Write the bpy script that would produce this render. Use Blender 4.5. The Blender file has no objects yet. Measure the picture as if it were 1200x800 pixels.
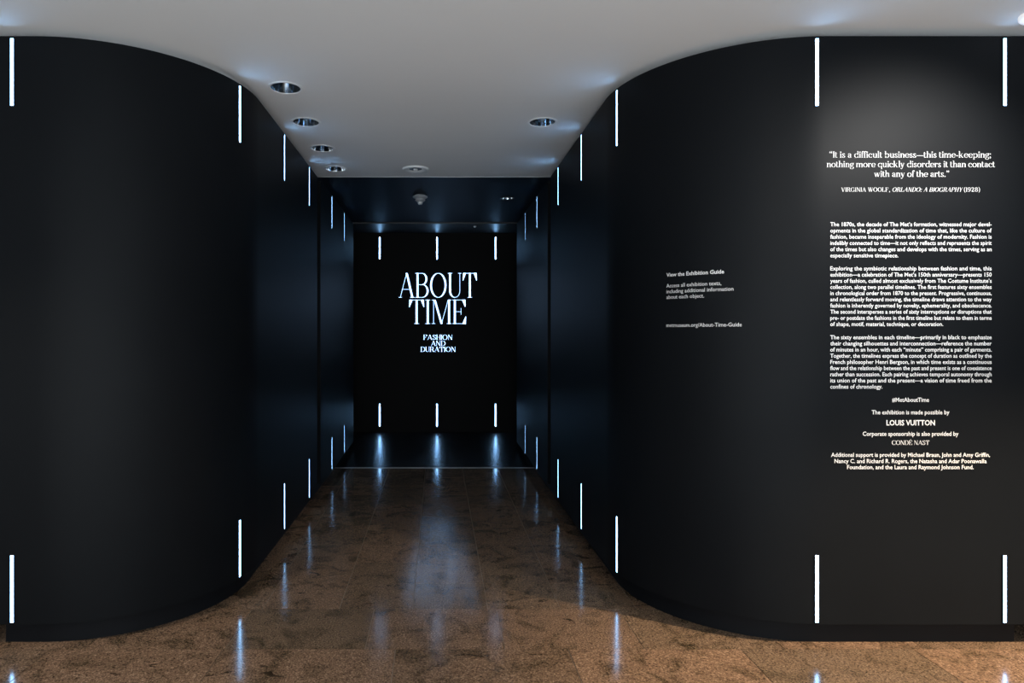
import bpy, bmesh, math, random
from mathutils import Vector, Matrix

sc = bpy.context.scene
COL = sc.collection
random.seed(7)

# ------------------------------------------------------------------ camera, world, exposure
F = 760.0                     # focal length in pixels of the 1200 x 800 frame
EYE = 1.64
cam_d = bpy.data.cameras.new('camera')
cam_d.sensor_width = 36.0
cam_d.lens = F / 1200 * 36.0
cam_d.shift_x = (600 - 513) / 1200
cam_d.shift_y = -(400 - 392) / 1200
cam_d.clip_start = 0.05
cam = bpy.data.objects.new('camera', cam_d)
COL.objects.link(cam)
cam.location = (0, 0, EYE)
cam.rotation_euler = (math.pi / 2, 0, 0)
sc.camera = cam

world = bpy.data.worlds.new('lobby_light')
sc.world = world
world.use_nodes = True
bg = world.node_tree.nodes['Background']
bg.inputs['Color'].default_value = (0.86, 0.94, 1.0, 1)
bg.inputs['Strength'].default_value = 3.7

sc.view_settings.view_transform = 'Standard'
sc.view_settings.look = 'None'
sc.view_settings.exposure = 0.0
sc.view_settings.gamma = 1.0
sc.view_settings.use_curve_mapping = False

# ------------------------------------------------------------------ helpers
def link(name, me, mat=None, parent=None, loc=None, smooth=False):
    o = bpy.data.objects.new(name, me)
    COL.objects.link(o)
    if mat is not None and len(me.materials) == 0:
        me.materials.append(mat)
    if parent is not None:
        o.parent = parent
    if loc is not None:
        o.location = loc
    if smooth:
        for p in me.polygons:
            p.use_smooth = True
    return o

def mesh(name, V, Fc):
    me = bpy.data.meshes.new(name)
    me.from_pydata([tuple(v) for v in V], [], Fc)
    me.update()
    return me

def fix(me):
    bm = bmesh.new(); bm.from_mesh(me)
    bmesh.ops.remove_doubles(bm, verts=bm.verts, dist=1e-6)
    bmesh.ops.recalc_face_normals(bm, faces=bm.faces)
    bm.to_mesh(me); bm.free()
    return me

def box_mesh(name, x0, x1, y0, y1, z0, z1, bevel=0.0):
    V = [(x, y, z) for z in (z0, z1) for y in (y0, y1) for x in (x0, x1)]
    Fc = [(0, 2, 3, 1), (4, 5, 7, 6), (0, 1, 5, 4), (2, 6, 7, 3), (0, 4, 6, 2), (1, 3, 7, 5)]
    me = mesh(name, V, Fc)
    if bevel:
        bm = bmesh.new(); bm.from_mesh(me)
        bmesh.ops.bevel(bm, geom=list(bm.edges), offset=bevel, segments=1, affect='EDGES')
        bm.to_mesh(me); bm.free()
    return me

def lathe_mesh(name, prof, n=40):
    """prof: list of (r, z)"""
    V, Fc = [], []
    for r, z in prof:
        for k in range(n):
            a = 2 * math.pi * k / n
            V.append((r * math.cos(a), r * math.sin(a), z))
    for i in range(len(prof) - 1):
        for k in range(n):
            a, b = i * n + k, i * n + (k + 1) % n
            Fc.append((a, b, b + n, a + n))
    return fix(mesh(name, V, Fc))

def empty(name, loc=(0, 0, 0), rz=0.0):
    o = bpy.data.objects.new(name, None)
    o.empty_display_size = 0.05
    COL.objects.link(o)
    o.location = loc
    o.rotation_euler = (0, 0, rz)
    return o

def tag(o, label, cat, group=None):
    o['label'] = label
    o['category'] = cat
    if group:
        o['group'] = group
    return o

def structure(o, label=None):
    o['kind'] = 'structure'
    if label:
        o['label'] = label
    return o

# ------------------------------------------------------------------ materials
def mat(name):
    m = bpy.data.materials.new(name)
    m.use_nodes = True
    nt = m.node_tree
    return m, nt, nt.nodes['Principled BSDF']

def nd(nt, kind, **kw):
    n = nt.nodes.new(kind)
    for k, v in kw.items():
        setattr(n, k, v)
    return n

def paint(name, col, rough, spec=0.5, vary=0.06, scale=3.0, bump=0.05, bscale=180.0):
    m, nt, b = mat(name)
    tc = nd(nt, 'ShaderNodeTexCoord')
    n1 = nd(nt, 'ShaderNodeTexNoise'); n1.inputs['Scale'].default_value = scale; n1.inputs['Detail'].default_value = 4
    r = nd(nt, 'ShaderNodeValToRGB')
    r.color_ramp.elements[0].position = 0.3; r.color_ramp.elements[1].position = 0.7
    r.color_ramp.elements[0].color = (*[c * (1 - vary) for c in col], 1)
    r.color_ramp.elements[1].color = (*[c * (1 + vary) for c in col], 1)
    nt.links.new(tc.outputs['Object'], n1.inputs['Vector'])
    nt.links.new(n1.outputs['Fac'], r.inputs['Fac'])
    nt.links.new(r.outputs['Color'], b.inputs['Base Color'])
    b.inputs['Roughness'].default_value = rough
    b.inputs['Specular IOR Level'].default_value = spec
    if bump:
        n2 = nd(nt, 'ShaderNodeTexNoise'); n2.inputs['Scale'].default_value = bscale
        bp = nd(nt, 'ShaderNodeBump'); bp.inputs['Strength'].default_value = bump; bp.inputs['Distance'].default_value = 0.002
        nt.links.new(tc.outputs['Object'], n2.inputs['Vector'])
        nt.links.new(n2.outputs['Fac'], bp.inputs['Height'])
        nt.links.new(bp.outputs['Normal'], b.inputs['Normal'])
    return m

def emitter(name, col, strength):
    m, nt, b = mat(name)
    b.inputs['Base Color'].default_value = (0.8, 0.8, 0.8, 1)
    b.inputs['Emission Color'].default_value = (*col, 1)
    b.inputs['Emission Strength'].default_value = strength
    return m

M_WALL = paint('charcoal_wall_paint', (0.0050, 0.0060, 0.0074), 0.46, 0.07)
M_GALLERY = paint('black_wall_paint', (0.003, 0.003, 0.0033), 0.6, 0.1)
M_CEIL = paint('white_ceiling_paint', (0.80, 0.795, 0.79), 0.85, 0.2, 0.015, 1.2, 0.03)
M_DCEIL = paint('dark_ceiling_paint', (0.009, 0.013, 0.021), 0.52, 0.05)
M_GCEIL = paint('gallery_ceiling_paint', (0.02, 0.021, 0.023), 0.42, 0.5)
M_ADDWALL = paint('added_wall_stone', (0.13, 0.115, 0.10), 0.6, 0.3, 0.1, 2)  # mid-dark, for the unseen side walls added to darken the lobby
M_PLINTH = paint('plinth_paint', (0.006, 0.007, 0.009), 0.5, 0.12)
M_VINYL = paint('white_vinyl', (0.72, 0.72, 0.72), 0.55, 0.3, 0.01, 3, 0)
M_WHITE = paint('white_enamel', (0.8, 0.8, 0.79), 0.4, 0.5, 0.02, 6, 0)
M_GREYP = paint('grey_plastic', (0.36, 0.37, 0.38), 0.35, 0.5, 0.03, 9, 0)
M_BLACKM = paint('black_aluminium', (0.012, 0.012, 0.013), 0.4, 0.5, 0.05, 9, 0)
M_BAR = emitter('cool_led_diffuser', (0.27, 0.57, 1.0), 21.0)
M_TITLE = emitter('lit_letter_face', (0.36, 0.60, 1.0), 3.6)
M_GLOW = emitter('frosted_glass_glow', (1.0, 0.93, 0.88), 0.55)
M_LAMP = emitter('warm_lamp_face', (1.0, 0.86, 0.68), 8.0)

def chrome():
    m, nt, b = mat('polished_reflector')
    tc = nd(nt, 'ShaderNodeTexCoord')
    n = nd(nt, 'ShaderNodeTexNoise'); n.inputs['Scale'].default_value = 14
    r = nd(nt, 'ShaderNodeMapRange'); r.inputs['To Min'].default_value = 0.06; r.inputs['To Max'].default_value = 0.16
    nt.links.new(tc.outputs['Object'], n.inputs['Vector'])
    nt.links.new(n.outputs['Fac'], r.inputs['Value'])
    nt.links.new(r.outputs['Result'], b.inputs['Roughness'])
    b.inputs['Base Color'].default_value = (0.72, 0.75, 0.78, 1)
    b.inputs['Metallic'].default_value = 1.0
    return m
M_CHROME = chrome()

def metal(name, col, rough):
    m, nt, b = mat(name)
    tc = nd(nt, 'ShaderNodeTexCoord')
    n = nd(nt, 'ShaderNodeTexNoise'); n.inputs['Scale'].default_value = 30
    r = nd(nt, 'ShaderNodeMapRange'); r.inputs['To Min'].default_value = rough * .8; r.inputs['To Max'].default_value = rough * 1.2
    nt.links.new(tc.outputs['Object'], n.inputs['Vector'])
    nt.links.new(n.outputs['Fac'], r.inputs['Value'])
    nt.links.new(r.outputs['Result'], b.inputs['Roughness'])
    b.inputs['Base Color'].default_value = (*col, 1)
    b.inputs['Metallic'].default_value = 1.0
    return m
M_STRIP = metal('brushed_strip', (0.36, 0.36, 0.37), 0.45)

def granite():
    m, nt, b = mat('polished_brown_granite')
    L = nt.links.new
    tc = nd(nt, 'ShaderNodeTexCoord')
    oi = nd(nt, 'ShaderNodeObjectInfo')
    sc_ = nd(nt, 'ShaderNodeMath', operation='MULTIPLY'); sc_.inputs[1].default_value = 37.0
    L(oi.outputs['Random'], sc_.inputs[0])
    off = nd(nt, 'ShaderNodeCombineXYZ')
    for k in ('X', 'Y', 'Z'):
        L(sc_.outputs[0], off.inputs[k])
    add = nd(nt, 'ShaderNodeVectorMath', operation='ADD')
    L(tc.outputs['Object'], add.inputs[0]); L(off.outputs[0], add.inputs[1])
    P = add.outputs[0]
    # grains
    g = nd(nt, 'ShaderNodeTexNoise'); g.inputs['Scale'].default_value = 115; g.inputs['Detail'].default_value = 5; g.inputs['Roughness'].default_value = 0.75
    L(P, g.inputs['Vector'])
    r1 = nd(nt, 'ShaderNodeValToRGB'); cr = r1.color_ramp
    cr.elements[0].position = 0.33; cr.elements[0].color = (0.018, 0.014, 0.012, 1)
    cr.elements[1].position = 0.70; cr.elements[1].color = (0.50, 0.39, 0.29, 1)
    e = cr.elements.new(0.44); e.color = (0.115, 0.076, 0.052, 1)
    e = cr.elements.new(0.57); e.color = (0.215, 0.145, 0.098, 1)
    L(g.outputs['Fac'], r1.inputs['Fac'])
    # broad clouding
    c = nd(nt, 'ShaderNodeTexNoise'); c.inputs['Scale'].default_value = 4.5; c.inputs['Detail'].default_value = 6; c.inputs['Roughness'].default_value = 0.6
    c.inputs['Distortion'].default_value = 1.2
    L(P, c.inputs['Vector'])
    r2 = nd(nt, 'ShaderNodeValToRGB')
    r2.color_ramp.elements[0].position = 0.33; r2.color_ramp.elements[0].color = (0.30, 0.33, 0.28, 1)
    r2.color_ramp.elements[1].position = 0.52; r2.color_ramp.elements[1].color = (1, 1, 1, 1)
    L(c.outputs['Fac'], r2.inputs['Fac'])
    mx = nd(nt, 'ShaderNodeMix', data_type='RGBA', blend_type='MULTIPLY'); mx.inputs[0].default_value = 0.75
    L(r1.outputs['Color'], mx.inputs[6]); L(r2.outputs['Color'], mx.inputs[7])
    # dark veins
    mp = nd(nt, 'ShaderNodeMapping'); mp.inputs['Scale'].default_value = (1.0, 2.6, 1.0); mp.inputs['Rotation'].default_value = (0, 0, 0.5)
    L(P, mp.inputs['Vector'])
    v = nd(nt, 'ShaderNodeTexNoise'); v.inputs['Scale'].default_value = 3.2; v.inputs['Detail'].default_value = 8; v.inputs['Distortion'].default_value = 2.0
    L(mp.outputs[0], v.inputs['Vector'])
    r3 = nd(nt, 'ShaderNodeValToRGB')
    r3.color_ramp.elements[0].position = 0.29; r3.color_ramp.elements[0].color = (0.22, 0.22, 0.2, 1)
    r3.color_ramp.elements[1].position = 0.345; r3.color_ramp.elements[1].color = (1, 1, 1, 1)
    L(v.outputs['Fac'], r3.inputs['Fac'])
    mx2 = nd(nt, 'ShaderNodeMix', data_type='RGBA', blend_type='MULTIPLY'); mx2.inputs[0].default_value = 0.85
    L(mx.outputs[2], mx2.inputs[6]); L(r3.outputs['Color'], mx2.inputs[7])
    # tile to tile tint
    rt = nd(nt, 'ShaderNodeValToRGB')
    rt.color_ramp.elements[0].position = 0.0; rt.color_ramp.elements[0].color = (0.74, 0.76, 0.74, 1)
    rt.color_ramp.elements[1].position = 1.0; rt.color_ramp.elements[1].color = (1.06, 1.0, 0.96, 1)
    L(oi.outputs['Random'], rt.inputs['Fac'])
    mx3 = nd(nt, 'ShaderNodeMix', data_type='RGBA', blend_type='MULTIPLY'); mx3.inputs[0].default_value = 1.0
    L(mx2.outputs[2], mx3.inputs[6]); L(rt.outputs['Color'], mx3.inputs[7])
    L(mx3.outputs[2], b.inputs['Base Color'])
    rr = nd(nt, 'ShaderNodeMapRange'); rr.inputs['To Min'].default_value = 0.10; rr.inputs['To Max'].default_value = 0.19
    L(g.outputs['Fac'], rr.inputs['Value']); L(rr.outputs['Result'], b.inputs['Roughness'])
    b.inputs['Specular IOR Level'].default_value = 0.5
    bp = nd(nt, 'ShaderNodeBump'); bp.inputs['Strength'].default_value = 0.05; bp.inputs['Distance'].default_value = 0.001
    L(g.outputs['Fac'], bp.inputs['Height']); L(bp.outputs['Normal'], b.inputs['Normal'])
    return m
M_GRANITE = granite()
M_GROUT = paint('pale_joint_filler', (0.20, 0.165, 0.13), 0.9, 0.05, 0.1, 40, 0)
M_GLOSSFLOOR = paint('black_polished_floor', (0.008, 0.008, 0.009), 0.27, 1.0, 0.1, 5, 0.04, 60)

# ------------------------------------------------------------------ plan of the place (metres, camera above the origin, corridor along +y)
XL, XR = -1.19, 1.115          # corridor faces
YF = 3.39                      # front face of both wall ends
RAD = 0.92                     # rounded corners
ZB, ZT = 0.126, 3.20           # wall bottom (above the toe recess) and top
ZC = 3.245                     # ceiling
YC = 6.59                      # end of the white ceiling
YJ0, YJ1 = 6.40, 6.58          # upright recess in the side walls
YE = 9.15                      # end of the corridor walls
YB = 10.25                     # end wall
YT = 7.99                      # floor threshold
TOE = 0.075

class Path:
    """front face of a wall in plan, by arc length from the corner of the front face"""
    def __init__(self, side, inset=0.0):
        self.side = side
        x = XL if side < 0 else XR
        self.cx, self.cy, self.r = x + side * RAD, YF + RAD, RAD - inset
        self.arc = self.r * math.pi / 2
    def at(self, s):
        """s < 0: on the flat front, 0..arc: on the bend, beyond: along the corridor -> point, outward normal"""
        sd = self.side
        if s <= 0:
            return Vector((self.cx - sd * s, self.cy - self.r, 0)), Vector((0, -1, 0))
        if s < self.arc:
            a = s / self.r
            n = Vector((-sd * math.sin(a), -math.cos(a), 0))
            return Vector((self.cx, self.cy, 0)) + n * self.r, n
        return Vector((self.cx - sd * self.r, self.cy + s - self.arc, 0)), Vector((-sd, 0, 0))
    def s_of_y(self, y):
        return self.arc + y - self.cy

def sheet(name, path, s0, s1, z0, z1, thick, m):
    ss = [s0]
    n = 56
    for k in range(n + 1):
        s = path.arc * k / n
        if s0 < s < s1:
            ss.append(s)
    ss.append(s1)
    V, Fc, sm = [], [], []
    A = [path.at(s) for s in ss]
    for p, nn in A:
        V += [(p.x, p.y, z0), (p.x, p.y, z1)]
    N = len(A)
    for i in range(N - 1):
        Fc.append((2 * i, 2 * i + 2, 2 * i + 3, 2 * i + 1)); sm.append(True)
    b0 = len(V)
    for p, nn in A:               # second set of vertices for the solid behind
        q = p - nn * thick
        V += [(p.x, p.y, z0), (p.x, p.y, z1), (q.x, q.y, z0), (q.x, q.y, z1)]
    for i in range(N - 1):
        a, c = b0 + 4 * i, b0 + 4 * i + 4
        Fc += [(a + 2, a + 3, c + 3, c + 2), (a, a + 2, c + 2, c), (a + 1, c + 1, c + 3, a + 3)]; sm += [False] * 3
    e = b0 + 4 * (N - 1)
    Fc += [(b0, b0 + 1, b0 + 3, b0 + 2), (e, e + 2, e + 3, e + 1)]; sm += [False] * 2
    me = mesh(name, V, Fc)
    bm = bmesh.new(); bm.from_mesh(me)
    bmesh.ops.recalc_face_normals(bm, faces=bm.faces)
    bm.to_mesh(me); bm.free()
    for p, s in zip(me.polygons, sm):
        p.use_smooth = s
    # the loose front sheet must look outwards
    o = link(name, me, m)
    return o

PL, PR = Path(-1), Path(1)
QL, QR = Path(-1, TOE), Path(1, TOE)

# ------------------------------------------------------------------ floor and its tiles
fl = structure(link('floor', box_mesh('floor', -5, 6, -0.6, YT, -0.12, -0.004), M_GROUT), 'polished brown granite floor of large tiles')
JT = 0.0045
tile_cache = {}
def tile(x0, x1, y0, y1):
    w, d = x1 - x0 - JT, y1 - y0 - JT
    key = (round(w, 4), round(d, 4))
    if key not in tile_cache:
        me = box_mesh('tile', -w / 2, w / 2, -d / 2, d / 2, -0.03, 0.0)
        me.materials.append(M_GRANITE)
        tile_cache[key] = me
    link('tile', tile_cache[key], None, fl, ((x0 + x1) / 2, (y0 + y1) / 2, 0))

Y0 = 3.385
cols = [-1.50, -1.05, -0.59, -0.15, 0.30, 0.735, 1.19, 1.64]
for i in range(len(cols) - 1):
    y = 3.88 + (0.0 if i % 2 == 0 else 0.395)
    ys = [Y0 + 0.0]
    yy = y - 0.79 * 2
    marks = []
    while yy < YT:
        if yy > 3.89:
            marks.append(yy)
        yy += 0.79
    ys = [3.88] + marks + [YT]
    for a, b in zip(ys[:-1], ys[1:]):
        tile(cols[i], cols[i + 1], a, b)
# cross row at the mouth of the corridor, and the lobby floor
xs = [-1.84 + 0.73 * k for k in range(-1, 8)]
for a, b in zip(xs[:-1], xs[1:]):
    tile(a, b, Y0, 3.88)
for r in range(5):
    ya = Y0 - 0.72 * (r + 1)
    for k in range(-4, 6):
        xa = -0.22 + 0.9 * k + (0.45 if r % 2 else 0)
        tile(xa, xa + 0.9, ya, ya + 0.72)
# strips beyond the tiles that fill the rest of the lobby floor
for (xa, xb, ya, yb) in ((-5, -4.28, -0.6, 3.88), (5.8, 6, -0.6, 3.88), (-4.28, 5.8, -0.6, Y0 - 3.6)):
    tile(xa, xb, ya, yb)
for r in range(1):
    tile(-4.28, -2.57, Y0, 3.88); tile(3.27, 5.8, Y0, 3.88)

# dark polished floor beyond the threshold rises gently to the end wall
V = [(-3.2, YT, -0.12), (3.2, YT, -0.12), (3.2, YB + .3, -0.12), (-3.2, YB + .3, -0.12),
     (-3.2, YT, 0.002), (3.2, YT, 0.002), (3.2, YB + .3, 0.115), (-3.2, YB + .3, 0.115)]
structure(link('floor_inner', mesh('floor_inner', V, [(0, 3, 2, 1), (4, 5, 6, 7), (0, 1, 5, 4), (2, 3, 7, 6), (0, 4, 7, 3), (1, 2, 6, 5)]), M_GLOSSFLOOR),
          'black polished floor beyond the metal threshold')
structure(link('trim_1', box_mesh('trim_1', XL - TOE, XR + TOE, YT - 0.02, YT + 0.008, 0.0, 0.005, 0.0015), M_STRIP), 'thin metal threshold strip across the corridor floor')

# ------------------------------------------------------------------ walls
TH = 0.12
SL_END = PL.s_of_y(YJ0); SR_END = PR.s_of_y(YJ0)
structure(sheet('wall_left', PL, -4.9, SL_END, ZB, ZT, TH, M_WALL), 'charcoal wall with a rounded corner left of the corridor')
structure(sheet('wall_right', PR, -4.9, SR_END, ZB, ZT, TH, M_WALL), 'charcoal wall with a rounded corner right of the corridor')
structure(link('wall_left_inner', box_mesh('wli', XL - TH, XL, YJ1, YE, ZB, ZT), M_WALL), 'charcoal corridor wall section near the title, left')
structure(link('wall_right_inner', box_mesh('wri', XR, XR + TH, YJ1, YE, ZB, ZT), M_WALL), 'charcoal corridor wall section near the title, right')
structure(link('trim_2', box_mesh('t2', XL - TH, XL - 0.045, YJ0, YJ1, ZB, ZT), M_BLACKM), 'black upright recess between left wall sections')
structure(link('trim_3', box_mesh('t3', XR + 0.045, XR + TH, YJ0, YJ1, ZB, ZT), M_BLACKM), 'black upright recess between right wall sections')
# recessed plinths
for nm, q, x_end, sd in (('baseboard_left', QL, -2.307, -1), ('baseboard_right', QR, 3.08, 1)):
    s0 = -abs(x_end - q.cx)
    structure(sheet(nm, q, s0, q.s_of_y(YE), 0.0, ZB, 0.04, M_PLINTH), 'dark recessed plinth below the charcoal wall')
# gallery at the end of the corridor
structure(link('wall_back', box_mesh('wb', -3.0, 3.0, YB, YB + 0.15, 0.0, ZC), M_GALLERY), 'black end wall carrying the lit title')
structure(link('wall_gallery_left', box_mesh('wgl', -3.0, -2.85, YE, YB, 0.0, ZC), M_GALLERY))
structure(link('wall_gallery_right', box_mesh('wgr', 2.85, 3.0, YE, YB, 0.0, ZC), M_GALLERY))
for sd, x in ((-1, XL - TH), (1, XR + TH)):
    a, b = sorted((x, sd * 3.0))
    structure(link('wall_gallery_front', box_mesh('wgf', a, b, YE - 0.12, YE, 0.0, ZC), M_GALLERY))
# unseen added walls: side pair dims the lobby, the rest block leaking light
structure(link('wall_lobby_dimmer_left', box_mesh('wlo', -4.95, -4.8, -9, YF, -0.004, ZC), M_ADDWALL))
structure(link('wall_lobby_dimmer_right', box_mesh('wro', 5.8, 5.95, -9, YF, -0.004, ZC), M_ADDWALL))
structure(link('wall_lightblock_left', box_mesh('wlo', -7.15, -7.0, YF, 9.2, -0.004, ZC), M_GALLERY))  # added out of view to keep world light from leaking over the walls
structure(link('wall_lightblock_right', box_mesh('wro', 7.0, 7.15, YF, 9.2, -0.004, ZC), M_GALLERY))
structure(link('wall_lightblock_back', box_mesh('wse', -7.0, -3.0, 9.05, 9.2, -0.004, ZC), M_GALLERY))  # added to close the hidden volume against light from behind
structure(link('wall_lightblock_back.001', box_mesh('wse2', 3.0, 7.0, 9.05, 9.2, -0.004, ZC), M_GALLERY))

# ------------------------------------------------------------------ ceiling with round openings for the recessed lights
def pierced(name, x0, x1, y0, y1, z, holes, m):
    """flat ceiling; holes = (cx, cy, r)"""
    xb = sorted({x0, x1, *[h[0] - h[2] * 1.2 for h in holes], *[h[0] + h[2] * 1.2 for h in holes]})
    yb = sorted({y0, y1, *[h[1] - h[2] * 1.2 for h in holes], *[h[1] + h[2] * 1.2 for h in holes]})
    V, Fc = [], []
    def inside(cx, cy, h):
        return abs(cx - h[0]) < h[2] * 1.2 and abs(cy - h[1]) < h[2] * 1.2
    for i in range(len(xb) - 1):
        for j in range(len(yb) - 1):
            if xb[i + 1] - xb[i] < 1e-6 or yb[j + 1] - yb[j] < 1e-6:
                continue
            cx, cy = (xb[i] + xb[i + 1]) / 2, (yb[j] + yb[j + 1]) / 2
            if any(inside(cx, cy, h) for h in holes):
                continue
            k = len(V)
            V += [(xb[i], yb[j], z), (xb[i + 1], yb[j], z), (xb[i + 1], yb[j + 1], z), (xb[i], yb[j + 1], z)]
            Fc.append((k, k + 3, k + 2, k + 1))
    n = 48
    for (hx, hy, r) in holes:
        k = len(V)
        for q in range(n):
            a = 2 * math.pi * q / n
            c, s = math.cos(a), math.sin(a)
            w = 1.2 * r / max(abs(c), abs(s))
            V += [(hx + r * c, hy + r * s, z), (hx + w * c, hy + w * s, z)]
        for q in range(n):
            p = (q + 1) % n
            Fc.append((k + 2 * q, k + 2 * q + 1, k + 2 * p + 1, k + 2 * p))
    k = len(V)                       # top of the slab, well above
    V += [(x0, y0, z + .35), (x1, y0, z + .35), (x1, y1, z + .35), (x0, y1, z + .35), (x0, y0, z), (x1, y0, z), (x1, y1, z), (x0, y1, z)]
    Fc += [(k, k + 1, k + 2, k + 3)] + [(k + a, k + (a + 1) % 4, k + 4 + (a + 1) % 4, k + 4 + a) for a in range(4)]
    return link(name, mesh(name, V, Fc), m)

CAN_R = 0.098
cans = [(-0.99, 4.22), (-0.995, 4.90), (-0.995, 5.59), (-0.99, 6.28), (0.79, 4.90)]
lobby_cans = [(3.25, 1.80), (4.9, 1.55), (-2.6, 1.6), (-0.2, 1.3), (1.6, 0.4)]
dark_can = (0.83, 7.72)
structure(pierced('ceiling', -7, 7, -9.0, YC, ZC, [(x, y, CAN_R) for x, y in cans + lobby_cans], M_CEIL), 'smooth white ceiling over the lobby and corridor mouth')
structure(pierced('ceiling_inner', -7, 7, YC, 9.38, ZC + 0.02, [(dark_can[0], dark_can[1], 0.07)], M_DCEIL), 'dark blue-black ceiling over the inner corridor')
structure(link('ceiling_gallery', box_mesh('cg', -3.2, 3.2, 9.38, YB + .3, ZC, ZC + .35), M_GCEIL))
structure(link('trim_4', box_mesh('t4', XL - .1, XR + .1, YC, YC + 0.012, ZC - 0.006, ZC + 0.02), M_STRIP), 'thin metal edge where the white ceiling ends')

# ------------------------------------------------------------------ recessed lights
can_body = lathe_mesh('can', [(CAN_R - .002, 0.0), (CAN_R - .006, 0.03), (CAN_R - .018, 0.10), (CAN_R - .03, 0.17), (0.03, 0.175), (0.001, 0.175)], 48)
for p in can_body.polygons: p.use_smooth = True
can_trim = lathe_mesh('trim', [(CAN_R - .003, 0.0), (CAN_R - .002, -0.004), (CAN_R + .012, -0.004), (CAN_R + .014, 0.0)], 48)
can_bulb = lathe_mesh('bulb', [(0.020, 0.174), (0.022, 0.13), (0.040, 0.105), (0.047, 0.085), (0.044, 0.078), (0.0005, 0.075)], 32)
for p in can_bulb.polygons: p.use_smooth = True
can_body.materials.append(M_CHROME); can_trim.materials.append(M_WHITE); can_bulb.materials.append(M_GREYP)
bulb_on = can_bulb.copy(); bulb_on.materials.clear(); bulb_on.materials.append(M_LAMP)
can_labels = ['unlit chrome downlight, nearest of the four in the left ceiling row',
              'unlit chrome downlight, second nearest in the left ceiling row',
              'unlit chrome downlight, third nearest in the left ceiling row',
              'unlit chrome downlight, farthest in the left ceiling row by the dark ceiling',
              'unlit chrome downlight alone on the right side of the white ceiling']
for (x, y), lb in zip(cans, can_labels):
    t = tag(empty('recessed_downlight', (x, y, ZC)), lb, 'downlight', 'recessed downlights in the white ceiling')
    link('reflector', can_body, None, t); link('trim_ring', can_trim, None, t); link('bulb', can_bulb, None, t)

def spot(parent, loc, target, power, angle, blend, col, size=0.04):
    d = bpy.data.lights.new('lamp_light', 'SPOT')
    d.energy = power; d.spot_size = math.radians(angle); d.spot_blend = blend; d.color = col; d.shadow_soft_size = size
    o = bpy.data.objects.new('lamp_light', d)
    COL.objects.link(o)
    o.parent = parent
    o.location = loc
    v = Vector(target) - (Vector(parent.location) + Vector(loc))
    o.rotation_euler = v.to_track_quat('-Z', 'Y').to_euler()
    return o

lobby_lamps = [((2.3, 3.39, 2.2), 320, 56, 1.0, (1.0, 0.97, 0.93), 'lit downlight washing the long wall text'),
               ((2.55, 2.68, 0.0), 2500, 44, 0.75, (1.0, 0.77, 0.53), 'lit warm downlight over the floor at the far right'),
               ((-2.2, 2.5, 0.0), 290, 84, 0.9, (1.0, 0.88, 0.74), 'lit downlight over the lobby floor at the far left'),
               ((0.0, 2.2, 0.0), 50, 90, 0.8, (1.0, 0.88, 0.74), 'lit downlight above the camera position'),
               ((2.0, 2.6, 0.5), 60, 120, 0.8, (1.0, 0.88, 0.74), 'lit downlight behind the camera to the right')]
for (x, y), (tg, pw, an, bl, cl, lb) in zip(lobby_cans, lobby_lamps):
    t = tag(empty('recessed_downlight', (x, y, ZC)), lb, 'downlight', 'lit downlights of the lobby')
    link('reflector', can_body, None, t); link('trim_ring', can_trim, None, t); link('bulb', bulb_on, None, t)
    spot(t, (0, 0, -0.012), tg, pw, an, bl, cl)

# small lit downlight in the dark ceiling
t = tag(empty('recessed_downlight', (*dark_can, ZC + 0.02)), 'small chrome downlight with glints in the dark ceiling at right', 'downlight')
m7 = lathe_mesh('can7', [(0.069, 0.0), (0.064, 0.03), (0.05, 0.10), (0.02, 0.12), (0.001, 0.12)], 32)
m7.materials.append(M_CHROME); link('reflector', m7, None, t, smooth=True)
m8 = lathe_mesh('ring7', [(0.068, 0.0), (0.069, -0.006), (0.082, -0.006), (0.084, 0.0)], 32)
m8.materials.append(M_BLACKM); link('trim_ring', m8, None, t)
m9 = lathe_mesh('lamp7', [(0.012, 0.119), (0.014, 0.07), (0.026, 0.03), (0.022, 0.022), (0.001, 0.02)], 24)
m9.materials.append(M_WHITE); link('bulb', m9, None, t, smooth=True)

# round white air diffuser / speaker
t = tag(empty('ceiling_speaker', (-0.215, 6.28, ZC)), 'round white ceiling fitting with a dished centre beside the ceiling edge', 'ceiling fitting')
a = lathe_mesh('dish', [(0.128, 0.0), (0.126, -0.010), (0.112, -0.016), (0.085, -0.012), (0.062, -0.001)], 48)
a.materials.append(M_WHITE); link('trim_ring', a, None, t, smooth=True)
a = lathe_mesh('core', [(0.066, -0.001), (0.060, -0.0015), (0.055, -0.0005), (0.001, -0.0005)], 40)
a.materials.append(M_BLACKM); link('grille', a, None, t)
a = lathe_mesh('knob', [(0.022, -0.0005), (0.022, -0.012), (0.016, -0.016), (0.001, -0.017)], 24)
a.materials.append(M_WHITE); link('centre_cap', a, None, t, smooth=True)

# smoke detector on the dark ceiling
t = tag(empty('smoke_detector', (-0.205, 7.56, ZC + 0.02)), 'grey stepped smoke detector on the dark ceiling above the title', 'smoke detector')
a = lathe_mesh('base', [(0.001, 0.0), (0.06, 0.0), (0.06, -0.014), (0.086, -0.016), (0.088, -0.024), (0.070, -0.038)], 40)
a.materials.append(M_GREYP); link('base', a, None, t, smooth=False)
a = lathe_mesh('cham', [(0.070, -0.038), (0.052, -0.046), (0.052, -0.054), (0.062, -0.058), (0.050, -0.072), (0.034, -0.080)], 40)
a.materials.append(M_GREYP); link('sensing_chamber', a, None, t)
a = lathe_mesh('tip', [(0.034, -0.080), (0.024, -0.084), (0.030, -0.092), (0.022, -0.108), (0.001, -0.112)], 32)
a.materials.append(M_WHITE); link('tip', a, None, t)

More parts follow.
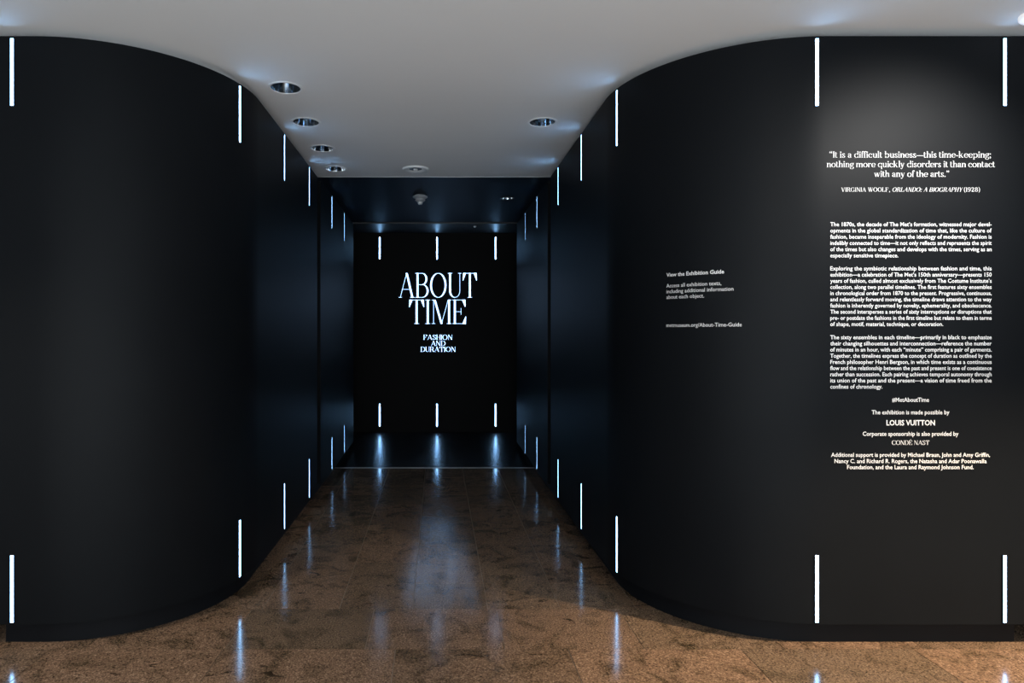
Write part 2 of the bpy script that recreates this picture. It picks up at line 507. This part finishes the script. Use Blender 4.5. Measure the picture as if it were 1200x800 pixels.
# pinhead sensor on the gallery ceiling
t = tag(empty('ceiling_sensor', (0.55, 9.6, ZC)), 'tiny white dot sensor on the black ceiling above the end wall', 'sensor')
a = lathe_mesh('dot', [(0.022, 0.0), (0.022, -0.008), (0.016, -0.018), (0.001, -0.022)], 20)
a.materials.append(M_WHITE); link('body', a, None, t, smooth=True)

# round fitting at the right edge of the frame
t = tag(empty('ceiling_fitting', (3.03, 3.23, ZC)), 'faintly lit white round ceiling fitting cut by the right edge of the photo', 'ceiling fitting')
a = lathe_mesh('rim', [(0.105, 0.0), (0.105, -0.012), (0.095, -0.022), (0.06, -0.03), (0.001, -0.03)], 40)
a.materials.append(M_GLOW); link('cover', a, None, t, smooth=True)

# ------------------------------------------------------------------ light bars
BW, BL = 0.017, 0.350
def bar_parts():
    """shallow black channel whose lips stand a little proud of the lit diffuser"""
    w, lip, dp = BW / 2, 0.0022, 0.0050
    prof = [(-w - lip, 0.0005), (-w - lip, -dp), (-w, -dp), (-w, -0.0008), (w, -0.0008), (w, -dp), (w + lip, -dp), (w + lip, 0.0005)]
    n = len(prof)
    V = [(x, y, z) for z in (-0.004, BL + .004) for x, y in prof]
    Fc = [(i, (i + 1) % n, n + (i + 1) % n, n + i) for i in range(n)]
    for k in (0, n):
        Fc += [(k, k + 1, k + 2, k + 3), (k, k + 3, k + 4, k + 7), (k + 4, k + 5, k + 6, k + 7)]
    hou = fix(mesh('housing', V, Fc))
    dif = box_mesh('diffuser', -w + .0003, w - .0003, -0.0030, -0.0009, 0.0, BL)
    cap = box_mesh('end_cap', -w + .0003, w - .0003, -0.0032, -0.0009, 0.0, 0.004)
    hou.materials.append(M_BLACKM); dif.materials.append(M_BAR); cap.materials.append(M_BLACKM)
    return hou, dif, cap
B_H, B_D, B_C = bar_parts()
def light_bar(p, n, z, label):
    """p on the wall, n its outward normal, z the lower end of the bar"""
    rz = math.atan2(n.x, -n.y)          # local -y looks along n
    t = tag(empty('light_bar', (p.x, p.y, z), rz), label, 'light bar', 'lit upright LED bars set like minute marks')
    link('housing', B_H, None, t)
    link('diffuser', B_D, None, t)
    link('end_cap', B_C, None, t, (0, 0, BL))
    link('end_cap', B_C, None, t, (0, 0, -0.004))

ZLO, ZUP = 0.137, 2.836
L_BARS = [(-0.12, 'on the flat front of the left wall'),
          (0, 'where the left wall bends into the corridor'),
          (PL.s_of_y(5.02), 'on the left corridor wall, just past the bend'),
          (PL.s_of_y(5.99), 'on the left corridor wall, before the white ceiling ends'),
          (PL.s_of_y(7.27), 'on the left corridor wall, second from its far end'),
          (PL.s_of_y(8.24), 'on the left corridor wall, at its far end')]
R_BARS = [(-1.0, 'right of the long wall text'),
          (0.0, 'left of the long wall text'),
          (0, 'where the right wall bends into the corridor'),
          (PR.s_of_y(5.02), 'on the right corridor wall, just past the bend'),
          (PR.s_of_y(5.99), 'on the right corridor wall, before the white ceiling ends'),
          (PR.s_of_y(7.27), 'on the right corridor wall, second from its far end'),
          (PR.s_of_y(8.24), 'on the right corridor wall, at its far end')]

def s_at_slope(path, k):
    """arc length on the bend where x / y = k (seen from the origin)"""
    lo, hi = -3.0, path.s_of_y(6.0)
    f = lambda s: (lambda p: abs(p.x / p.y))(path.at(s)[0])
    for _ in range(60):
        mid = (lo + hi) / 2
        if f(mid) > abs(k): lo = mid
        else: hi = mid
    return (lo + hi) / 2

def px_s(path, px):
    return s_at_slope(path, (px - 513) / F)

L_BARS[0] = (px_s(PL, 14.5), L_BARS[0][1]); L_BARS[1] = (px_s(PL, 280.5), L_BARS[1][1])
R_BARS[0] = (px_s(PR, 1177), R_BARS[0][1]); R_BARS[1] = (px_s(PR, 957), R_BARS[1][1]); R_BARS[2] = (px_s(PR, 723.5), R_BARS[2][1])
for P_, LS in ((PL, L_BARS), (PR, R_BARS)):
    for s, where in LS:
        p, n = P_.at(s)
        light_bar(p, n, ZLO, 'lower glowing white bar ' + where)
        light_bar(p, n, ZUP, 'upper glowing white bar ' + where)
for x, where in ((-0.917, 'left'), (-0.012, 'middle'), (0.915, 'right')):
    light_bar(Vector((x, YB, 0)), Vector((0, -1, 0)), 0.195, f'lower glowing bar on the end wall, {where} of three below the title')
    light_bar(Vector((x, YB, 0)), Vector((0, -1, 0)), 2.832, f'upper glowing bar on the end wall, {where} of three above the title')

# ------------------------------------------------------------------ lettering: a high-contrast serif drawn with a pen, cap height 1
class Font:
    def __init__(self, t, h, se):
        self.t, self.h, self.se = t, h, se     # stem, hairline, serif overhang
    # --- primitives return lists of quads [(x,y)*4]
    def rect(self, x0, y0, x1, y1): return [[(x0, y0), (x1, y0), (x1, y1), (x0, y1)]]
    def diag(self, xa, ya, xb, yb, w): return [[(xa - w / 2, ya), (xa + w / 2, ya), (xb + w / 2, yb), (xb - w / 2, yb)]]
    def stem(self, x, y0, y1): return self.rect(x - self.t / 2, y0, x + self.t / 2, y1)
    def ser(self, x, y, half=None, l=1, r=1):
        k = half if half is not None else self.t / 2
        yy = (0, self.h) if y <= 0.001 else (y - self.h, y)
        return self.rect(x - k - self.se * l, yy[0], x + k + self.se * r, yy[1])
    def pen(self, P, t=None, h=None):
        t = self.t if t is None else t; h = self.h if h is None else h
        Q = []
        n = len(P); sub = 6
        for i in range(n - 1):
            p0, p1, p2, p3 = P[max(i - 1, 0)], P[i], P[i + 1], P[min(i + 2, n - 1)]
            for k in range(sub):
                u = k / sub
                Q.append(tuple(0.5 * (2 * b + (c - a) * u + (2 * a - 5 * b + 4 * c - d) * u * u + (3 * b - a - 3 * c + d) * u ** 3)
                               for a, b, c, d in zip(p0, p1, p2, p3)))
        Q.append(P[-1])
        return self.poly(Q, t, h)
    def poly(self, Q, t, h):
        L, R = [], []
        for i, q in enumerate(Q):
            a, b = Q[max(i - 1, 0)], Q[min(i + 1, len(Q) - 1)]
            dx, dy = b[0] - a[0], b[1] - a[1]
            l = math.hypot(dx, dy) or 1e-6
            dx, dy = dx / l, dy / l
            w = (h + (t - h) * abs(dy) ** 1.6) / 2
            L.append((q[0] - dy * w, q[1] + dx * w)); R.append((q[0] + dy * w, q[1] - dx * w))
        return [[L[i], R[i], R[i + 1], L[i + 1]] for i in range(len(Q) - 1)]
    def arc(self, cx, cy, rx, ry, a0, a1, n=14, t=None, h=None, pre=None, post=None):
        Q = [(cx + rx * math.cos(math.radians(a0 + (a1 - a0) * k / n)), cy + ry * math.sin(math.radians(a0 + (a1 - a0) * k / n))) for k in range(n + 1)]
        Q = (pre or []) + Q + (post or [])
        return self.poly(Q, t or self.t, h or self.h)
    def ring(self, cx, cy, rx, ry, **k):
        Q = [(cx + rx * math.cos(2 * math.pi * i / 28), cy + ry * math.sin(2 * math.pi * i / 28)) for i in range(-1, 30)]
        q = self.poly(Q, k.get('t', self.t), k.get('h', self.h))
        return q[1:-1]
    def dot(self, cx, cy, r):
        P = [(cx + r * math.cos(i * math.pi / 5), cy + r * math.sin(i * math.pi / 5)) for i in range(10)]
        return [P]
    # --- glyphs: (quads, advance)
    def glyph(self, c):
        t, h, se = self.t, self.h, self.se
        hh = h / 2
        X = 0.66                       # x height
        xl = se + t / 2 + 0.02         # left stem axis
        S, R, D, V = self.stem, self.rect, self.diag, self.ser
        g = []
        def flag(x, y): return R(x - t / 2 - se, y - h * 1.4, x, y)
        if c == ' ': return [], 0.27
        if c == 'A':
            g = D(.10, 0, .375, 1, h * 1.35) + D(.63, 0, .385, 1, t * 1.05) + R(.17, .33, .53, .33 + h) + V(.10, 0, .01) + V(.63, 0); return g, .74
        if c == 'B':
            g = S(xl, 0, 1) + R(xl - t / 2 - se, 0, xl + .2, h) + R(xl - t / 2 - se, 1 - h, xl + .2, 1) + R(xl, .52, xl + .2, .52 + h)
            g += self.arc(xl + .19, .76, .20, .24 - hh, 90, -90) + self.arc(xl + .20, .27, .245, .27 - hh, 90, -90); return g, xl + .20 + .245 + t / 2 + .03
        if c in 'CG':
            g = self.arc(.40, .5, .32, .5 - hh, 48, 312, 22)
            g += R(.62, .66, .62 + h, 1.0) + D(.615, .80, .635, .66, h * 1.6)
            if c == 'C': g += self.pen([(.61, .13), (.645, .22), (.66, .33)], h, h); return g, .71
            g += S(.64, .04, .40) + V(.64, .40 + hh); return g, .78
        if c == 'D':
            g = S(xl, 0, 1) + R(xl - t / 2 - se, 0, xl + .2, h) + R(xl - t / 2 - se, 1 - h, xl + .2, 1) + self.arc(xl + .19, .5, .33, .5 - hh, 90, -90, 20); return g, xl + .52 + t / 2 + .03
        if c in 'EÉF':
            g = S(xl, 0, 1) + R(xl - t / 2 - se, 1 - h, xl + .43, 1) + R(xl, .5, xl + .27, .5 + h) + R(xl + .25, .38, xl + .25 + h, .66)
            g += D(xl + .425, .72, xl + .405, 1, h) + [[(xl + .41, .72), (xl + .435, .72), (xl + .43, 1), (xl + .30, 1)]]
            if c == 'F': return g + V(xl, 0), xl + .48
            g += R(xl - t / 2 - se, 0, xl + .45, h) + [[(xl + .44, .30), (xl + .465, .30), (xl + .45, 0), (xl + .31, 0)]]
            if c == 'É': g += [[(xl + .12, 1.06), (xl + .17, 1.06), (xl + .30, 1.24), (xl + .18, 1.24)]]
            return g, xl + .50
        if c == 'H':
            g = S(xl, 0, 1) + S(xl + .44, 0, 1) + R(xl, .5, xl + .44, .5 + h) + V(xl, 0) + V(xl, 1) + V(xl + .44, 0) + V(xl + .44, 1); return g, 2 * xl + .44
        if c == 'I': return S(xl, 0, 1) + V(xl, 0) + V(xl, 1), 2 * xl
        if c == 'L':
            g = S(xl, 0, 1) + V(xl, 1) + R(xl - t / 2 - se, 0, xl + .43, h) + [[(xl + .42, .34), (xl + .445, .34), (xl + .43, 0), (xl + .29, 0)]]; return g, xl + .47
        if c == 'M':
            g = D(.12, 0, .12, 1, h * 1.35) + D(.17, 1, .45, 0, t) + D(.72, 1, .45, 0, h * 1.35) + S(.76, 0, 1)
            g += V(.12, 0, .01) + V(.12, 1, .01, 1, .3) + V(.76, 0) + V(.76, 1, None, .2, 1); return g, .76 + t / 2 + se + .02
        if c == 'N':
            g = D(.11, 0, .11, 1, h * 1.35) + D(.14, 1, .60, 0, t * 1.1) + D(.62, 0, .62, 1, h * 1.35) + V(.11, 0, .01) + V(.11, 1, .01, 1, .3) + V(.62, 1, .01); return g, .73
        if c == 'O': return self.ring(.40, .5, .32, .5 - hh), .80
        if c == 'P':
            g = S(xl, 0, 1) + V(xl, 0) + R(xl - t / 2 - se, 1 - h, xl + .2, 1) + R(xl, .47, xl + .2, .47 + h) + self.arc(xl + .19, .735, .235, .265 - hh, 90, -90); return g, xl + .45 + t / 2
        if c == 'R':
            g = S(xl, 0, 1) + V(xl, 0) + R(xl - t / 2 - se, 1 - h, xl + .2, 1) + R(xl, .50, xl + .2, .50 + h) + self.arc(xl + .19, .75, .225, .25 - hh, 90, -90)
            g += self.pen([(xl + .18, .51), (xl + .33, .44), (xl + .37, .22), (xl + .42, .05), (xl + .50, .03), (xl + .55, .12)]); return g, xl + .58
        if c == 'S':
            g = self.pen([(.47, .78), (.42, .93), (.28, .98), (.14, .90), (.12, .74), (.24, .58), (.40, .44), (.475, .28), (.42, .10), (.28, .02), (.15, .07), (.09, .24)])
            g += R(.465, .68, .465 + h, 1) + R(.075, 0, .075 + h, .32); return g, .58
        if c == 'T':
            g = S(.34, 0, 1) + V(.34, 0) + R(.04, 1 - h, .64, 1) + [[(.03, .70), (.05, .70), (.17, 1), (.045, 1)], [(.65, .70), (.63, .70), (.51, 1), (.635, 1)]]; return g, .68
        if c == 'U':
            g = S(xl, .28, 1) + V(xl, 1) + V(xl + .43, 1, .01)
            g += self.arc(xl + .215, .28, .215, .28 - hh, 180, 360, 18, t=t) if False else self.poly([(xl, .34)] + [(xl + .215 - .215 * math.cos(math.radians(a)), .28 - (.28 - hh) * math.sin(math.radians(a))) for a in range(0, 100, 10)], t, h)
            g += self.poly([(xl + .215 + .215 * math.sin(math.radians(a)), .28 - (.28 - hh) * math.cos(math.radians(a))) for a in range(0, 100, 10)] + [(xl + .43, 1)], h * 1.4, h); return g, xl + .53
        if c == 'V':
            g = D(.13, 1, .37, 0, t * 1.05) + D(.63, 1, .40, 0, h * 1.35) + V(.13, 1) + V(.63, 1, .01); return g, .73
        if c == 'W':
            g = D(.13, 1, .33, 0, t) + D(.50, 1, .35, 0, h * 1.35) + D(.50, 1, .70, 0, t) + D(.90, 1, .72, 0, h * 1.35) + V(.13, 1) + V(.50, 1) + V(.90, 1, .01); return g, 1.0
        if c == 'Y':
            g = D(.13, 1, .36, .42, t * 1.05) + D(.60, 1, .38, .42, h * 1.35) + S(.36, 0, .46) + V(.13, 1) + V(.60, 1, .01) + V(.36, 0); return g, .70
        # ---- lower case
        st = lambda x, y1: S(x, 0, y1) + V(x, 0) + flag(x, y1)
        arch = lambda x: self.pen([(x + t * .3, X - .2), (x + .12, X - .05), (x + .22, X - hh), (x + .32, X - .09), (x + .345, X - .22), (x + .345, 0)]) + V(x + .345, 0)
        if c == 'n': return st(xl, X) + arch(xl), 2 * xl + .345
        if c == 'm': return st(xl, X) + arch(xl) + arch(xl + .345), 2 * xl + .69
        if c == 'h': return st(xl, 1.03) + arch(xl), 2 * xl + .345
        if c == 'r': return st(xl, X) + self.pen([(xl + t * .3, X - .2), (xl + .12, X - .05), (xl + .22, X - .03)], h * 1.5, h) + self.dot(xl + .24, X - .09, .075), xl + .34
        if c == 'u':
            g = S(xl, .2, X) + flag(xl, X) + S(xl + .345, 0, X) + flag(xl + .345, X) + R(xl + .345, 0, xl + .345 + t / 2 + se, h)
            g += self.pen([(xl, .26), (xl + .03, .09), (xl + .13, hh), (xl + .24, .07), (xl + .345, .2)]); return g, 2 * xl + .345
        if c == 'i': return st(xl, X) + self.dot(xl, X + .22, .085), 2 * xl
        if c == 'l': return st(xl, 1.03), 2 * xl
        if c == 'k':
            g = st(xl, 1.03) + D(xl + .34, X, xl + .06, .26, h * 1.5) + D(xl + .15, .42, xl + .38, 0, t * 1.05) + V(xl + .34, X, .03) + V(xl + .38, 0); return g, xl + .55
        bw = .215
        if c == 'o': return self.ring(.31, X / 2, .235, X / 2 - hh), .62
        if c == 'b': return S(xl, 0, 1.03) + flag(xl, 1.03) + self.ring(xl + bw, X / 2, bw, X / 2 - hh), xl + 2 * bw + t / 2 + .04
        if c == 'p': return S(xl, -.3, X) + flag(xl, X) + R(xl - t / 2 - se, -.3, xl + t / 2 + se, -.3 + h) + self.ring(xl + bw, X / 2, bw, X / 2 - hh), xl + 2 * bw + t / 2 + .04
        if c in 'dq':
            x = .04 + t / 2 + 2 * bw
            g = self.ring(x - bw, X / 2, bw, X / 2 - hh)
            if c == 'd': g += S(x, 0, 1.03) + flag(x, 1.03) + R(x, 0, x + t / 2 + se, h)
            else: g += S(x, -.3, X) + R(x - t / 2 - se, -.3, x + t / 2 + se, -.3 + h)
            return g, x + t / 2 + se
        if c == 'c': return self.arc(.30, X / 2, .23, X / 2 - hh, 55, 320, 18) + self.dot(.44, X - .15, .075), .54
        if c == 'e': return self.arc(.30, X / 2, .23, X / 2 - hh, 5, 322, 20, h=h) + R(.09, X / 2, .53, X / 2 + h), .58
        if c == 'a':
            g = self.pen([(.12, X - .16), (.18, X - .04), (.28, X - hh), (.38, X - .08), (.40, X - .2), (.40, .14), (.44, .03), (.53, .04)])
            g += self.pen([(.40, X - .26), (.26, X - .31), (.13, .26), (.13, .10), (.22, hh), (.33, .06), (.40, .16)]) + self.dot(.14, X - .15, .07); return g, .56
        if c == 's':
            g = self.pen([(.36, X - .14), (.30, X - .04), (.20, X - hh), (.11, X - .1), (.14, X - .25), (.26, X / 2 - .04), (.36, .2), (.31, .06), (.20, hh), (.11, .06), (.07, .18)], t * .95) ; return g, .45
        if c == 't': return S(xl - .02, .12, .86) + R(.02, X - h, xl + .18, X) + self.pen([(xl - .02, .18), (xl + .01, .05), (xl + .10, hh), (xl + .19, .09)]), xl + .22
        if c == 'f': return S(xl, 0, .82) + V(xl, 0) + R(.02, X - h, xl + .19, X) + self.pen([(xl, .78), (xl + .02, .93), (xl + .11, 1.02), (xl + .2, .98)]) + self.dot(xl + .2, .92, .065), xl + .19
        if c == 'y': return D(.11, X, .28, 0, t) + D(.47, X, .30, 0, h * 1.4) + self.pen([(.30, .02), (.24, -.18), (.15, -.27), (.08, -.22)], h * 1.4) + self.dot(.09, -.2, .06) + V(.11, X) + V(.47, X, .02), .58
        if c == 'w': return D(.11, X, .26, 0, t) + D(.41, X, .28, 0, h * 1.4) + D(.41, X, .56, 0, t) + D(.72, X, .58, 0, h * 1.4) + V(.11, X) + V(.41, X) + V(.72, X, .02), .82
        if c == 'v': return D(.11, X, .28, 0, t) + D(.47, X, .30, 0, h * 1.4) + V(.11, X) + V(.47, X, .02), .58
        if c == 'g':
            g = self.ring(.26, .45, .17, .21 - hh) + self.dot(.47, X - .03, .06) + R(.38, .58, .47, .58 + h)
            g += self.pen([(.17, .27), (.09, .18), (.16, .09), (.36, .08), (.48, -.02), (.46, -.18), (.27, -.28), (.09, -.22), (.07, -.08), (.2, .06)], t * .75, h * 1.4); return g, .54
        # ---- digits and marks
        if c == '1': return S(xl + .06, 0, 1) + V(xl + .06, 0) + D(xl - .06, .86, xl + .06, 1, h * 2), 2 * xl + .1
        if c == '2': return self.pen([(.10, .76), (.13, .92), (.27, .98), (.42, .90), (.45, .74), (.36, .52), (.18, .24), (.09, .06)]) + R(.07, 0, .50, .12) + R(.47, .12, .50, .28), .64
        if c == '8': return self.ring(.29, .75, .17, .25 - hh) + self.ring(.29, .27, .22, .27 - hh), .66
        if c == '9': return self.ring(.29, .70, .21, .30 - hh) + self.pen([(.50, .70), (.48, .36), (.36, .10), (.20, .02), (.10, .14)]), .66
        if c == '.': return self.dot(.13, .075, .085), .26
        if c == ',': return self.dot(.13, .075, .085) + self.pen([(.19, .06), (.17, -.08), (.09, -.18)], h * 2, h), .26
        if c == ':': return self.dot(.13, .075, .085) + self.dot(.13, X - .08, .085), .26
        if c == ';': return self.glyph(',')[0] + self.dot(.13, X - .08, .085), .27
        if c == '-': return R(.04, .26, .30, .34), .34
        if c == '\u2014': return R(.0, .27, .92, .34), .92
        if c == '\u201c':
            for x in (.13, .33): g += self.dot(x, .80, .075) + self.pen([(x - .05, .80), (x - .04, .92), (x + .05, 1.0)], h * 2, h)
            return g, .46
        if c == '\u201d':
            for x in (.13, .33): g += self.dot(x, .92, .075) + self.pen([(x + .05, .92), (x + .04, .80), (x - .05, .72)], h * 2, h)
            return g, .46
        if c == '(': return self.pen([(.26, 1.06), (.13, .80), (.08, .45), (.13, .10), (.26, -.18)], t * .7), .30
        if c == ')': return self.pen([(.04, 1.06), (.17, .80), (.22, .45), (.17, .10), (.04, -.18)], t * .7), .30
        return [], .3
    def line(self, text, track=0.0, slant=None):
        """-> list of (char, quads) laid out on a baseline, total width"""
        x, out = 0.0, []
        for i, c in enumerate(text):
            q, adv = self.glyph(c)
            sl = slant(i) if slant else 0.0
            out.append((c, [[(a + x + sl * b, b) for a, b in p] for p in q]))
            x += adv + track
        return out, x - track

def polys_mesh(name, quads, depth, place):
    """extrude 2d polygons (u, v in metres) and put them with place(u, v, d)"""
    V, Fc = [], []
    for q in quads:
        k, n = len(V), len(q)
        for u, v in q: V.append(place(u, v, depth))
        Fc.append(tuple(range(k, k + n)))
        if depth > 0.003:
            for u, v in q: V.append(place(u, v, 0.0005))
            for i in range(n):
                j = (i + 1) % n
                Fc.append((k + i, k + n + i, k + n + j, k + j))
    return mesh(name, V, Fc)

SERIF = Font(0.112, 0.030, 0.062)       # text
DISPLAY = Font(0.074, 0.010, 0.062)     # title
BOLD = Font(0.13, 0.045, 0.06)
ATTR = Font(0.115, 0.035, 0.055)
SUBT = Font(0.085, 0.022, 0.05)

# ---- the lit title on the end wall
def wall_back_place(u, v, d): return (u, YB - d, v)
kb = YB / F
def bx(px): return (px - 513) * kb
def bz(py): return EYE - (py - 392) * kb
def serif_thing(name, label, rows, font, depth, m, place, track, group=None, per_letter=True, base=(0, 0, 0)):
    """rows: (text, x0, x1, baseline, cap height)"""
    t = tag(empty(name, base), label, 'lettering', group)
    for text, x0, x1, zb, caph in rows:
        L, w = font.line(text, track)
        kx = (x1 - x0) / w
        for c, qs in L:
            if not qs: continue
            Q = [[(x0 + a * kx, zb + b * caph) for a, b in q] for q in qs]
            me = polys_mesh('letter', Q, depth, lambda u, v, d: tuple(Vector(place(u, v, d)) - Vector(base)))
            link('letter', me, m, t)
    return t
serif_thing('title_lettering', 'large glowing white two-line serif title reading ABOUT TIME on the end wall',
            [('ABOUT', bx(466.5), bx(559.6), bz(348.5), bz(320) - bz(348.5)), ('TIME', bx(478.6), bx(547.2), bz(379.2), bz(351.3) - bz(379.2))],
            DISPLAY, 0.012, M_TITLE, wall_back_place, 0.0, base=(0, YB, bz(379.2)))
serif_thing('subtitle_lettering', 'small glowing white serif subtitle reading FASHION AND DURATION below the title',
            [('FASHION', bx(496), bx(530.4), bz(397.9), bz(392.2) - bz(397.9)), ('AND', bx(504.8), bx(522.2), bz(405.0), bz(399.3) - bz(405)),
             ('DURATION', bx(492.8), bx(534.2), bz(412.0), bz(406.3) - bz(412))],
            SUBT, 0.006, M_TITLE, wall_back_place, 0.0, base=(0, YB, bz(412)))

# ---- vinyl text on the right wall, laid along its face
SVIN = 0.0015
def wall_right_place(u, v, d):
    """u: run along the wall face, measured to the right from the start of the bend"""
    p, n = PR.at(-u)
    q = p + n * (d + SVIN)
    return (q.x, q.y, v)
kf = YF / F
def wx(px): return (px - 513) * kf - PR.cx
def wz(py): return EYE - (py - 392) * kf

def sans_mesh(text, bold):
    cu = bpy.data.curves.new('txt', 'FONT')
    cu.body = text
    cu.resolution_u = 2
    cu.offset = bold
    cu.size = 1.0
    o = bpy.data.objects.new('txt', cu)
    COL.objects.link(o)
    dg = bpy.context.evaluated_depsgraph_get()
    me = bpy.data.meshes.new_from_object(o.evaluated_get(dg))
    bpy.data.objects.remove(o); bpy.data.curves.remove(cu)
    return me

def sans_line(parent, text, u0, u1, zb, caph, bold=0.018, place=wall_right_place):
    me = sans_mesh(text, bold)
    xs = [v.co.x for v in me.vertices]
    a, b = min(xs), max(xs)
    capu = 0.729 * 0.96
    base = parent.location
    for v in me.vertices:
        u = u0 + (v.co.x - a) / (b - a) * (u1 - u0)
        z = zb + v.co.y / capu * caph
        v.co = Vector(place(u, z, 0.0)) - base
    me.materials.clear()
    link('text_line', me, M_VINYL, parent)

def anchor(u, z):
    return Vector(wall_right_place(u, z, 0.0))

def text_block(name, label, rows, bold=0.012):
    """rows: (text, px left, px right, py baseline, cap px)"""
    b = rows[-1]
    t = tag(empty(name, anchor(wx(b[1]), wz(b[3]))), label, 'wall text', 'white lettering on the right wall')
    for text, a, c, y, cap in rows:
        sans_line(t, text, wx(a), wx(c), wz(y), cap * kf, bold)
    return t

def serif_block(name, label, rows, font, track=0.0, slant=None):
    b = rows[-1]
    base = anchor(wx(b[1]), wz(b[3]))
    t = tag(empty(name, base), label, 'wall text', 'white lettering on the right wall')
    for text, a, c, y, cap in rows:
        L, w = font.line(text, track, slant)
        kx = (wx(c) - wx(a)) / w
        Q = [[(wx(a) + p * kx, wz(y) + q * cap * kf) for p, q in quad] for ch, qs in L for quad in qs]
        link('text_line', polys_mesh('text_line', Q, 0.0, lambda u, v, d: tuple(Vector(wall_right_place(u, v, d)) - base)), M_VINYL, t)
    return t

serif_block('quotation_text', 'white serif three-line quotation at the top of the long wall text',
            [('\u201cIt is a difficult business\u2014this time-keeping;', 971.4, 1161.4, 184.7, 7.3),
             ('nothing more quickly disorders it than contact', 968.4, 1165.8, 195.9, 7.3),
             ('with any of the arts.\u201d', 1024, 1112.4, 207.2, 7.3)], SERIF)
serif_block('attribution_text', 'white serif capitals line naming the quoted book, below the quotation',
            [('VIRGINIA WOOLF, ORLANDO: A BIOGRAPHY (1928)', 985.5, 1148.3, 224.6, 5.0)], ATTR, 0.03,
            lambda i: 0.22 if 16 <= i <= 36 else 0.0)

P1 = ['The 1870s, the decade of The Met\u2019s formation, witnessed major devel-', 'opments in the global standardization of time that, like the culture of',
      'fashion, became inseparable from the ideology of modernity. Fashion is', 'indelibly connected to time\u2014it not only reflects and represents the spirit',
      'of the times but also changes and develops with the times, serving as an', 'especially sensitive timepiece.']
P2 = ['Exploring the symbiotic relationship between fashion and time, this', 'exhibition\u2014a celebration of The Met\u2019s 150th anniversary\u2014presents 150',
      'years of fashion, culled almost exclusively from The Costume Institute\u2019s', 'collection, along two parallel timelines. The first features sixty ensembles',
      'in chronological order from 1870 to the present. Progressive, continuous,', 'and relentlessly forward moving, the timeline draws attention to the way',
      'fashion is inherently governed by novelty, ephemerality, and obsolescence.', 'The second intersperses a series of sixty interruptions or disruptions that',
      'pre- or postdate the fashions in the first timeline but relate to them in terms', 'of shape, motif, material, technique, or decoration.']
P3 = ['The sixty ensembles in each timeline\u2014primarily in black to emphasize', 'their changing silhouettes and interconnection\u2014reference the number',
      'of minutes in an hour, with each \u201cminute\u201d comprising a pair of garments.', 'Together, the timelines express the concept of duration as outlined by the',
      'French philosopher Henri Bergson, in which time exists as a continuous', 'flow and the relationship between the past and present is one of coexistence',
      'rather than succession. Each pairing achieves temporal autonomy through', 'its union of the past and the present\u2014a vision of time freed from the',
      'confines of chronology.']
def para(lines, y0, pitch, last_right):
    return [(s, 972.8, 1161.8 if i < len(lines) - 1 else last_right, y0 + i * pitch, 4.7) for i, s in enumerate(lines)]
text_block('paragraph_text', 'white sans paragraph of six lines, first of three in the long wall text', para(P1, 265.0, 7.3, 1052.5))
text_block('paragraph_text', 'white sans paragraph of ten lines, middle of three in the long wall text', para(P2, 316.7, 7.24, 1105.0))
text_block('paragraph_text', 'white sans paragraph of nine lines, last of three in the long wall text', para(P3, 397.3, 7.22, 1033.8))
text_block('hashtag_text', 'white sans hashtag line below the three paragraphs', [('#MetAboutTime', 1045.2, 1088.4, 470.6, 4.9)])
text_block('sponsor_credit_text', 'white sans line reading The exhibition is made possible by', [('The exhibition is made possible by', 1021.3, 1112.3, 485.2, 4.9)])
text_block('sponsor_name_text', 'white bold geometric capitals sponsor name in the long wall text', [('LOUIS VUITTON', 1038.6, 1095.4, 498.1, 6.1)], 0.022)
text_block('sponsor_credit_text', 'white sans line reading Corporate sponsorship is also provided by', [('Corporate sponsorship is also provided by', 1010.8, 1122.9, 510.4, 4.9)])
serif_block('sponsor_name_text', 'white serif capitals sponsor name in the long wall text', [('COND\u00c9 NAST', 1044.8, 1089.0, 521.0, 5.2)], SERIF)
text_block('donor_credit_text', 'white sans three-line donor credit at the bottom of the long wall text',
           [('Additional support is provided by Michael Braun, John and Amy Griffin,', 973.8, 1159.9, 535.0, 4.8),
            ('Nancy C. and Richard R. Rogers, the Natasha and Adar Poonawalla', 977.7, 1155.9, 542.3, 4.8),
            ('Foundation, and the Laura and Raymond Johnson Fund.', 992.5, 1140.7, 549.4, 4.8)])

# ---- guide text on the bend of the right wall
def gs(px): return -px_s(PR, px)              # run along the wall
def gz(px, py):
    p, n = PR.at(px_s(PR, px))
    return EYE - (py - 392) * p.y / F
gd = PR.at(px_s(PR, 781.2))[0].y / F
def guide_block(name, label, rows, bold):
    b = rows[-1]
    t = tag(empty(name, anchor(gs(781.2), gz(781.2, b[2]))), label, 'wall text', 'white lettering on the right wall')
    for text, right, y, cap in rows:
        sans_line(t, text, gs(781.2), gs(right), gz(781.2, y), cap * gd, bold)
guide_block('guide_heading_text', 'small white heading reading View the Exhibition Guide on the bend of the wall', [('View the Exhibition Guide', 848.6, 324.2, 4.3)], 0.02)
guide_block('guide_body_text', 'small white three-line sans text on the bend, below its heading',
            [('Access all exhibition texts,', 845.3, 336.9, 4.3), ('including additional information', 859.5, 343.6, 4.3), ('about each object.', 825.2, 350.2, 4.3)], 0.002)
guide_block('guide_address_text', 'small white web address line, lowest text on the bend of the right wall', [('metmuseum.org/About-Time-Guide', 869.3, 383.0, 4.3)], 0.002)
